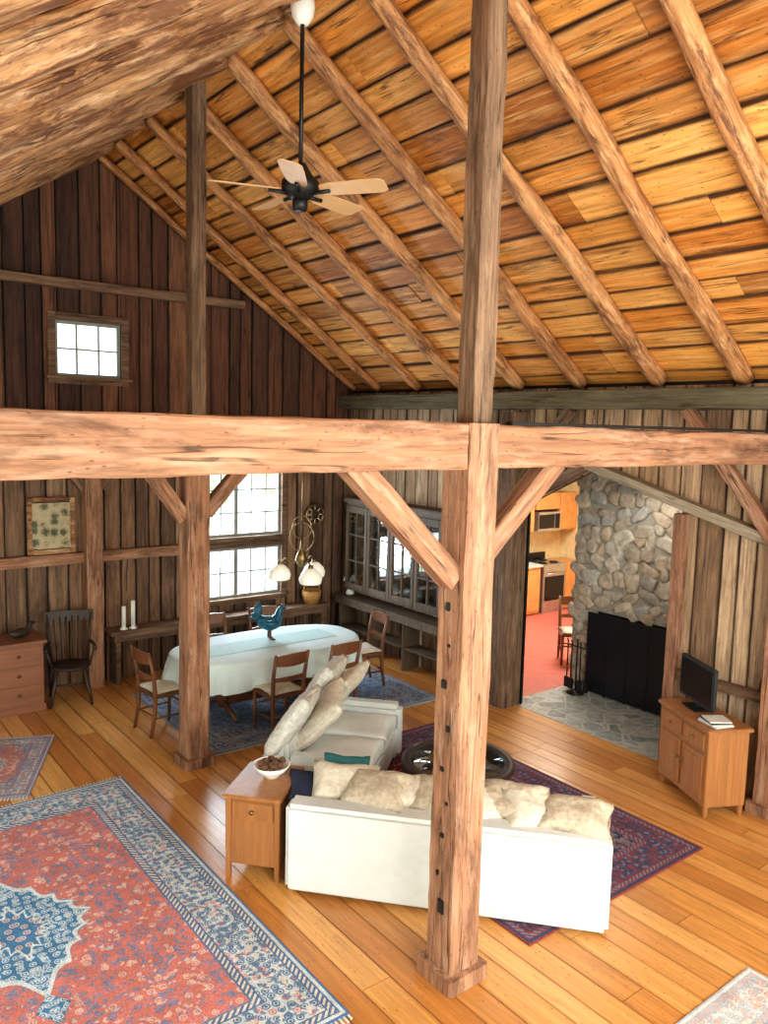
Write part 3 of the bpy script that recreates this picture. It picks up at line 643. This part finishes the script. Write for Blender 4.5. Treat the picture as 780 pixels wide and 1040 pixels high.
def end_table():
    ax,ay=.66,-.752; nx,ny=.752,.66; a,n=-.29,.4
    g=group('end_table',(2.8+ax*a+nx*n,4.66+ay*a+ny*n,0),SA); O=M['oak']
    box('top',(.46,.6,.03),(0,0,.64),O,g,bev=.008); box('carcass',(.4,.53,.52),(0,0,.365),O,g,bev=.005)
    for sx in (-1,1):
        for sy in (-1,1): box('leg',(.045,.045,.625),(sx*.19,sy*.255,.3125),O,g,bev=.004,taper=.8)
    box('drawer_front',(.32,.015,.14),(0,-.272,.53),O,g); lathe('knob',[(0,0),(.012,0),(.016,.02),(0,.025)],(0,-.28,.53),M['brass'],g,12,rot=(math.pi/2,0,0))
    b=group('bowl_of_pinecones',(2.8+ax*-.26+nx*.47,4.66+ay*-.26+ny*.47,.656))
    lathe('bowl',[(0,0),(.06,0),(.065,.015),(.11,.05),(.145,.1),(.138,.1),(.1,.055),(.05,.025),(0,.02)],(0,0,0),M['white'],b,32)
    for i in range(14):
        r=.09*math.sqrt(random.random()); t=random.random()*6.28; lathe('pinecone_%d'%i,[(0,-.03),(.02,-.02),(.028,0),(.018,.022),(0,.035)],(r*math.cos(t),r*math.sin(t),.095+random.random()*.025),M['bowlfill'],b,10,rot=(random.random()*2,random.random()*2,0))
end_table()
def coffee():
    g=group('coffee_table',(4.75,4.93,.014))
    lathe('rim',[(.42,.385),(.5,.385),(.51,.4),(.5,.425),(.42,.42),(.415,.4),(.42,.385)],(0,0,0),M['dkwood'],g,48)
    lathe('glass_top',[(0,.405),(.42,.405),(.42,.413),(0,.413)],(0,0,0),M['hglass'],g,48)
    lathe('drum_base',[(0,.0),(.3,.0),(.32,.03),(.24,.08),(.2,.2),(.28,.33),(.38,.384),(0,.384)],(0,0,0),M['dkwood'],g,40)
    lathe('tray',[(0,0),(.17,0),(.2,.02),(.195,.02),(.16,.008),(0,.008)],(-.05,.05,.414),M['brass'],g,32)
coffee()
def tv_cab():
    P=Vector((6.39,3.5)); Q=Vector((6.74,4.19)); d=(P-Q).normalized(); rz=math.atan2(d.y,d.x); mid=(P+Q)/2; inn=Vector((-d.y,d.x)); c=mid+inn*.2
    g=group('tv_cabinet',(c.x,c.y,0),rz); O=M['oak']; W,Dp=.78,.4
    box('top',(W+.06,Dp+.05,.035),(0,0,.8),O,g,bev=.008); box('carcass',(W,Dp,.68),(0,0,.44),O,g,bev=.004)
    for s in (-1,1):
        box('door',(.33,.015,.42),(s*.18,-Dp/2-.008,.36),O,g); box('door_panel',(.23,.008,.32),(s*.18,-Dp/2-.018,.36),O,g,bev=.003); box('drawer',(.33,.015,.15),(s*.18,-Dp/2-.008,.68),O,g)
        lathe('knob',[(0,0),(.01,0),(.015,.02),(0,.025)],(s*.04,-Dp/2-.015,.4),M['brass'],g,10,rot=(math.pi/2,0,0)); lathe('knob',[(0,0),(.01,0),(.015,.02),(0,.025)],(s*.18,-Dp/2-.015,.68),M['brass'],g,10,rot=(math.pi/2,0,0))
        for t in (-1,1): box('foot',(.05,.05,.12),(s*(W/2-.03),t*(Dp/2-.03),.06),O,g,taper=.7)
    def at(x,y,z):
        v=Matrix.Rotation(rz,3,'Z')@Vector((x,y,0)); return (c.x+v.x,c.y+v.y,z)
    t=group('television',at(-.14,.0,.819),rz-.05); K=M['black']
    box('stand',(.24,.16,.012),(0,0,.006),K,t); box('neck',(.05,.03,.08),(0,.02,.04),K,t); box('casing',(.58,.05,.4),(0,.01,.25),K,t,bev=.01); box('screen',(.53,.004,.34),(0,-.018,.255),M['blackgl'],t,bev=.001)
    b=group('magazine_stack',at(.26,-.05,.819),rz)
    for i in range(4): box('magazine_%d'%i,(.24-.02*i,.2,.012),(random.uniform(-.01,.01),0,.006+.0125*i),M['book'] if i!=2 else M['black'],b,rot=(0,0,random.uniform(-.15,.15)),bev=.002)
tv_cab()
def hutch():
    g=group('china_hutch',(7.0,8.62,0)); H=M['hutch']; y0,y1=-1.08,1.08; zb,zt=.92,2.2
    box('back_panel',(.02,y1-y0,zt-zb),(.12,0,(zt+zb)/2),H,g,bev=0)
    box('bottom',(.28,y1-y0,.03),(-.01,0,zb),H,g); box('head',(.28,y1-y0,.05),(-.01,0,zt),H,g); box('crown',(.34,y1-y0+.1,.07),(-.03,0,zt+.06),H,g,bev=.015)
    for s in (y0,y1): box('side',(.28,.03,zt-zb),(-.01,s,(zt+zb)/2),H,g)
    n=4; w=(y1-y0)/n
    for i in range(n):
        yc=y0+w*(i+.5); x=-.16
        for s in (-1,1): box('door_stile',(.03,.06,zt-zb-.04),(x,yc+s*(w/2-.035),(zt+zb)/2),H,g,bev=.004)
        box('door_rail_top',(.03,w-.13,.1),(x,yc,zt-.07),H,g); box('door_rail_bottom',(.03,w-.13,.08),(x,yc,zb+.06),H,g)
        box('door_muntin',(.02,.02,zt-zb-.2),(x,yc,(zt+zb)/2),H,g,bev=.003)
        for zz in (1.36,1.75): box('door_bar',(.02,w-.13,.02),(x,yc,zz),H,g,bev=.003)
        box('door_glass',(.004,w-.13,zt-zb-.2),(x+.01,yc,(zt+zb)/2),M['hglass'],g,bev=0)
        for zz in (1.36,1.75):
            box('shelf',(.24,w-.03,.018),(0,yc,zz),H,g,bev=.003)
        for zz in (.945,1.38,1.77):
            for k in range(3):
                yy=yc-.13+.13*k
                if random.random()<.5: lathe('plate',[(0,0),(.05,0),(.085,.014),(0,.006)],(.07,yy,zz+.09),M['white'],g,18,rot=(0,-math.pi/2+.2,0))
                else: lathe('cup',[(0,0),(.025,0),(.04,.03),(.045,.075),(.04,.075),(0,.01)],(.0,yy,zz),M['white'] if random.random()<.6 else M['blue'],g,16)
    box('counter_shelf',(.36,2.45,.04),(-.04,.1,.77),H,g,bev=.008); box('counter_apron',(.03,2.4,.08),(-.2,.1,.71),H,g)
    for yy in (-1.08,-.35,.4,1.2): box('support',(.3,.04,.65),(-.03,yy,.325),H,g)
    box('low_shelf',(.28,2.3,.03),(-.03,.08,.32),H,g)
hutch()
g=group('table_lamp',(6.98,9.76,.791)); lathe('base',[(0,0),(.06,0),(.07,.03),(.03,.1),(.045,.17),(.015,.24),(0,.24)],(0,0,0),M['white'],g,20); lathe('shade',[(.06,.36),(.11,.22),(.105,.22),(.055,.355)],(0,0,0),M['shade'],g,24)
g=group('wicker_basket',(6.35,9.88,.701)); lathe('basket',[(0,0),(.1,0),(.14,.12),(.15,.2),(.14,.2),(.09,.02),(0,.02)],(0,0,0),M['wicker'],g,24); tube('handle',[(-.14,0,.2),(-.11,0,.32),(0,0,.37),(.11,0,.32),(.14,0,.2)],.012,M['wicker'],g,8)
g=group('wall_wreath',(6.48,10.02,2.02))
tube('ring',[(.15*math.cos(a),0,.15*math.sin(a)) for a in [2*math.pi*i/28 for i in range(29)]],.022,M['brass'],g,8)
tube('inner_ring',[(.07*math.cos(a),0,.07*math.sin(a)) for a in [2*math.pi*i/20 for i in range(21)]],.012,M['brass'],g,8)
for i in range(8):
    a=i*math.pi/4; tube('spoke_%d'%i,[(.06*math.cos(a),0,.06*math.sin(a)),(.15*math.cos(a),0,.15*math.sin(a))],.007,M['white'],g,6)
g=group('wall_bench',(4.95,9.9,0)); box('top',(3.3,.32,.04),(0,0,.68),D,g,bev=.006); box('apron',(3.2,.03,.1),(0,-.12,.61),D,g)
for x in (-1.55,-.5,.5,1.55): box('support',(.06,.26,.66),(x,0,.33),D,g)
for k,(x,h) in enumerate(((3.5,.3),(3.62,.36))):
    g=group('pillar_candle',(x,9.86,.701)); lathe('holder',[(0,0),(.05,0),(.05,.012),(.02,.03),(.03,.05),(0,.05)],(0,0,0),M['white'],g,18); lathe('wax',[(0,.05),(.027,.05),(.027,h),(.01,h+.003),(0,h)],(0,0,0),M['white'],g,18)
g=group('framed_picture',(2.68,10.03,2.07))
def art():
    m,nt,bs=new_mat('botanical_print'); tc=coords(nt,(1,1,1)); v=nt.nodes.new('ShaderNodeTexVoronoi'); v.inputs['Scale'].default_value=9; v.inputs['Randomness'].default_value=.55; nt.links.new(tc,v.inputs['Vector'])
    f=noise(nt,tc,38,5,.7); d=mth(nt,'ADD',v.outputs['Distance'],mth(nt,'MULTIPLY',mth(nt,'SUBTRACT',f,.5),1.1))
    c=ramp(nt,d,[(.2,(.05,.09,.04)),(.36,(.18,.13,.06)),(.5,(.4,.33,.2)),(1,(.5,.42,.27))]); nt.links.new(c,bs.inputs['Base Color']); return m
box('print',(.44,.01,.56),(0,-.01,0),art(),g,bev=0)
for s in (-1,1): box('frame_side',(.06,.035,.7),(s*.25,-.01,0),M['logl'],g,bev=.01); box('frame_rail',(.44,.035,.06),(0,-.01,s*.32),M['logl'],g,bev=.01)
g=group('chest_of_drawers',(1.86,9.65,0)); C=M['cherry']
box('carcass',(1.08,.5,.72),(0,0,.44),C,g); box('top',(1.16,.56,.035),(0,-.01,.82),C,g,bev=.01); box('plinth',(1.12,.52,.09),(0,0,.046),C,g)
for r in range(3):
    for s in (-1,1):
        box('drawer',(.5,.02,.2),(s*.265,-.258,.23+.225*r),C,g,bev=.006); lathe('knob',[(0,0),(.014,0),(.02,.02),(0,.028)],(s*.265,-.268,.23+.225*r),M['brass'],g,12,rot=(math.pi/2,0,0))
g=group('duck_decoy',(2.2,9.6,.839),.4)
tube('body',[(-.14,0,.08),(-.08,0,.06),(0,0,.06),(.08,0,.065),(.11,0,.1),(.12,0,.14),(.15,0,.155),(.2,0,.15)],[.015,.045,.06,.045,.03,.03,.028,.008],M['dkwood'],g,12)
tube('beak',[(.17,0,.15),(.21,0,.145)],[.014,.008],M['brass'],g,8)
def windsor(x,y,rz):
    g=group('windsor_armchair',(x,y,0),rz); K=M['dkwood']
    lathe('seat',[(0,.42),(.2,.42),(.235,.44),(.23,.455),(.1,.445),(0,.445)],(0,0,0),K,g,28)
    for sx in (-1,1):
        for sy in (-1,1): tube('leg_%d%d'%(sx,sy),[(sx*.14,sy*.13,.43),(sx*.19,sy*.18,.2),(sx*.23,sy*.22,0)],[.018,.024,.015],K,g,8)
        tube('stretcher_%d'%sx,[(sx*.19,-.18,.2),(sx*.19,.18,.2)],.013,K,g,8)
        tube('back_post_%d'%sx,[(sx*.2,-.14,.44),(sx*.23,-.2,.75),(sx*.25,-.24,1.02)],[.018,.018,.014],K,g,8)
        tube('arm_%d'%sx,[(sx*.225,-.2,.68),(sx*.27,0,.68),(sx*.27,.17,.67)],[.018,.02,.026],K,g,8); tube('arm_post_%d'%sx,[(sx*.2,.1,.44),(sx*.265,.13,.67)],.014,K,g,8)
    tube('stretcher_mid',[(-.19,0,.2),(.19,0,.2)],.013,K,g,8)
    for i in range(6):
        t=-1+2*(i+.5)/6; tube('spindle_%d'%i,[(t*.17,-.17,.44),(t*.21,-.25,.98)],.01,K,g,6)
    mb=MB()
    for k in range(8):
        a=-1+k/4; b=a+.25; fa=-.225-.035*(1-a*a); fb=-.225-.035*(1-b*b); mb.hexa([(a*.28,fa-.01,.92),(b*.28,fb-.01,.92),(b*.28,fb+.01,.92),(a*.28,fa+.01,.92),(a*.28,fa-.02,1.05),(b*.28,fb-.02,1.05),(b*.28,fb,1.05),(a*.28,fa,1.05)],.5)
    mb.done('crest',K,g)
windsor(2.74,9.55,math.pi-.25)
# ------------------------------------------------------------------ rugs
RED=rug_mat('red_persian',1.36,1.87,(.58,.19,.16),(.12,.22,.38),(.7,.5,.43),(.5,.56,.6),(.09,.16,.3),(.62,.56,.5),(.07,.2,.38),(.6,.66,.7),bw=.42,sc=13,mx=.45,my=.7,corner=False,fieldd=.55)
rug('persian_rug',1.15,5.29,1.36,1.87,0,RED,M['book'])
SRUG=rug_mat('sofa_persian',1.05,1.66,(.16,.025,.035),(.03,.06,.14),(.4,.28,.24),(.03,.06,.13),(.22,.05,.055),(.14,.2,.3),(.02,.05,.12),(.34,.2,.18),bw=.36,sc=13,mx=.4,my=.6)
rug('area_rug',4.87,4.88,1.05,1.66,0,SRUG)
DRUG=rug_mat('dining_persian',1.56,1.12,(.17,.23,.33),(.08,.12,.22),(.36,.38,.4),(.09,.13,.23),(.3,.33,.38),(.24,.2,.22),(.12,.12,.2),(.36,.38,.42),bw=.3,sc=12,mx=.5,my=.4)
rug('dining_rug',4.97,8.24,1.56,1.12,0,DRUG)
KRUG=rug_mat('small_persian',.5,.7,(.5,.2,.16),(.14,.18,.3),(.6,.45,.36),(.52,.47,.42),(.2,.22,.34),(.46,.2,.17),(.18,.2,.3),(.55,.46,.4),bw=.2,sc=14,mx=.18,my=.28)
rug('small_rug',1.53,8.1,.5,.7,-.42,KRUG,M['book'])
rug('runner_rug',3.9,1.3,.9,.95,0,rug_mat('pale_persian',.9,.95,(.6,.3,.26),(.3,.35,.42),(.68,.6,.52),(.62,.58,.54),(.36,.4,.46),(.6,.36,.32),(.3,.33,.4),(.66,.6,.55),bw=.3,sc=12))
# ------------------------------------------------------------------ light
w=bpy.data.worlds.new('daylight'); SC.world=w; w.use_nodes=True; nt=w.node_tree; bg=nt.nodes['Background']
tc=nt.nodes.new('ShaderNodeTexCoord'); n=nt.nodes.new('ShaderNodeTexNoise'); n.inputs['Scale'].default_value=16; n.inputs['Detail'].default_value=6; n.inputs['Roughness'].default_value=.6; nt.links.new(tc.outputs['Generated'],n.inputs['Vector'])
nt.links.new(ramp(nt,n.outputs['Fac'],[(.36,(.3,.42,.2)),(.45,(.62,.74,.5)),(.52,(.94,1,.96)),(.6,(1,1,1))]),bg.inputs[0]); bg.inputs[1].default_value=3.2
def area(name,loc,target,size,sy,power,col=(1,1,1)):
    l=bpy.data.lights.new(name,'AREA'); l.shape='RECTANGLE'; l.size=size; l.size_y=sy; l.energy=power; l.color=col
    o=bpy.data.objects.new(name,l); o.location=loc; o.rotation_euler=(Vector(target)-Vector(loc)).to_track_quat('-Z','Y').to_euler(); link(o)
area('rear_fill',(2.5,-.9,2.6),(4,6,3.4),4,3,300,(1,.97,.93))  # added fill lamp behind the camera, brightens the whole room
area('kitchen_fill',(10,8,3.0),(10,8,0),1.6,1.2,150,(1,.93,.8))  # added fill lamp under the kitchen ceiling, no fixture there
area('alcove_fill',(7.6,5.3,2.6),(8.0,5.3,0),.6,1.2,11,(1,.95,.88))  # added fill lamp that brightens the stonework, no fixture there
area('window_daylight',(5.2,10.35,1.8),(5,5,.5),1.4,1.8,200,(.93,.97,1))
# ------------------------------------------------------------------ camera
H=3.4; RO=.026; TH=math.atan(89/805); F=Vector((.6143,.789,0)).normalized(); R=Vector((F.y,-F.x,0)); Z=Vector((0,0,1))
c=math.cos(TH)*F-math.sin(TH)*Z; u0=math.sin(TH)*F+math.cos(TH)*Z
ir=math.cos(RO)*R+math.sin(RO)*u0; iu=-math.sin(RO)*R+math.cos(RO)*u0
cam=bpy.data.objects.new('camera',bpy.data.cameras.new('camera')); COL.objects.link(cam)
cam.data.sensor_fit='VERTICAL'; cam.data.sensor_height=36; cam.data.lens=805/1040*36
m=Matrix((ir,iu,-c)).transposed().to_4x4(); m.translation=(0,0,H); cam.matrix_world=m
SC.camera=cam
SC.view_settings.view_transform='Standard'
SC.view_settings.look='Medium High Contrast'
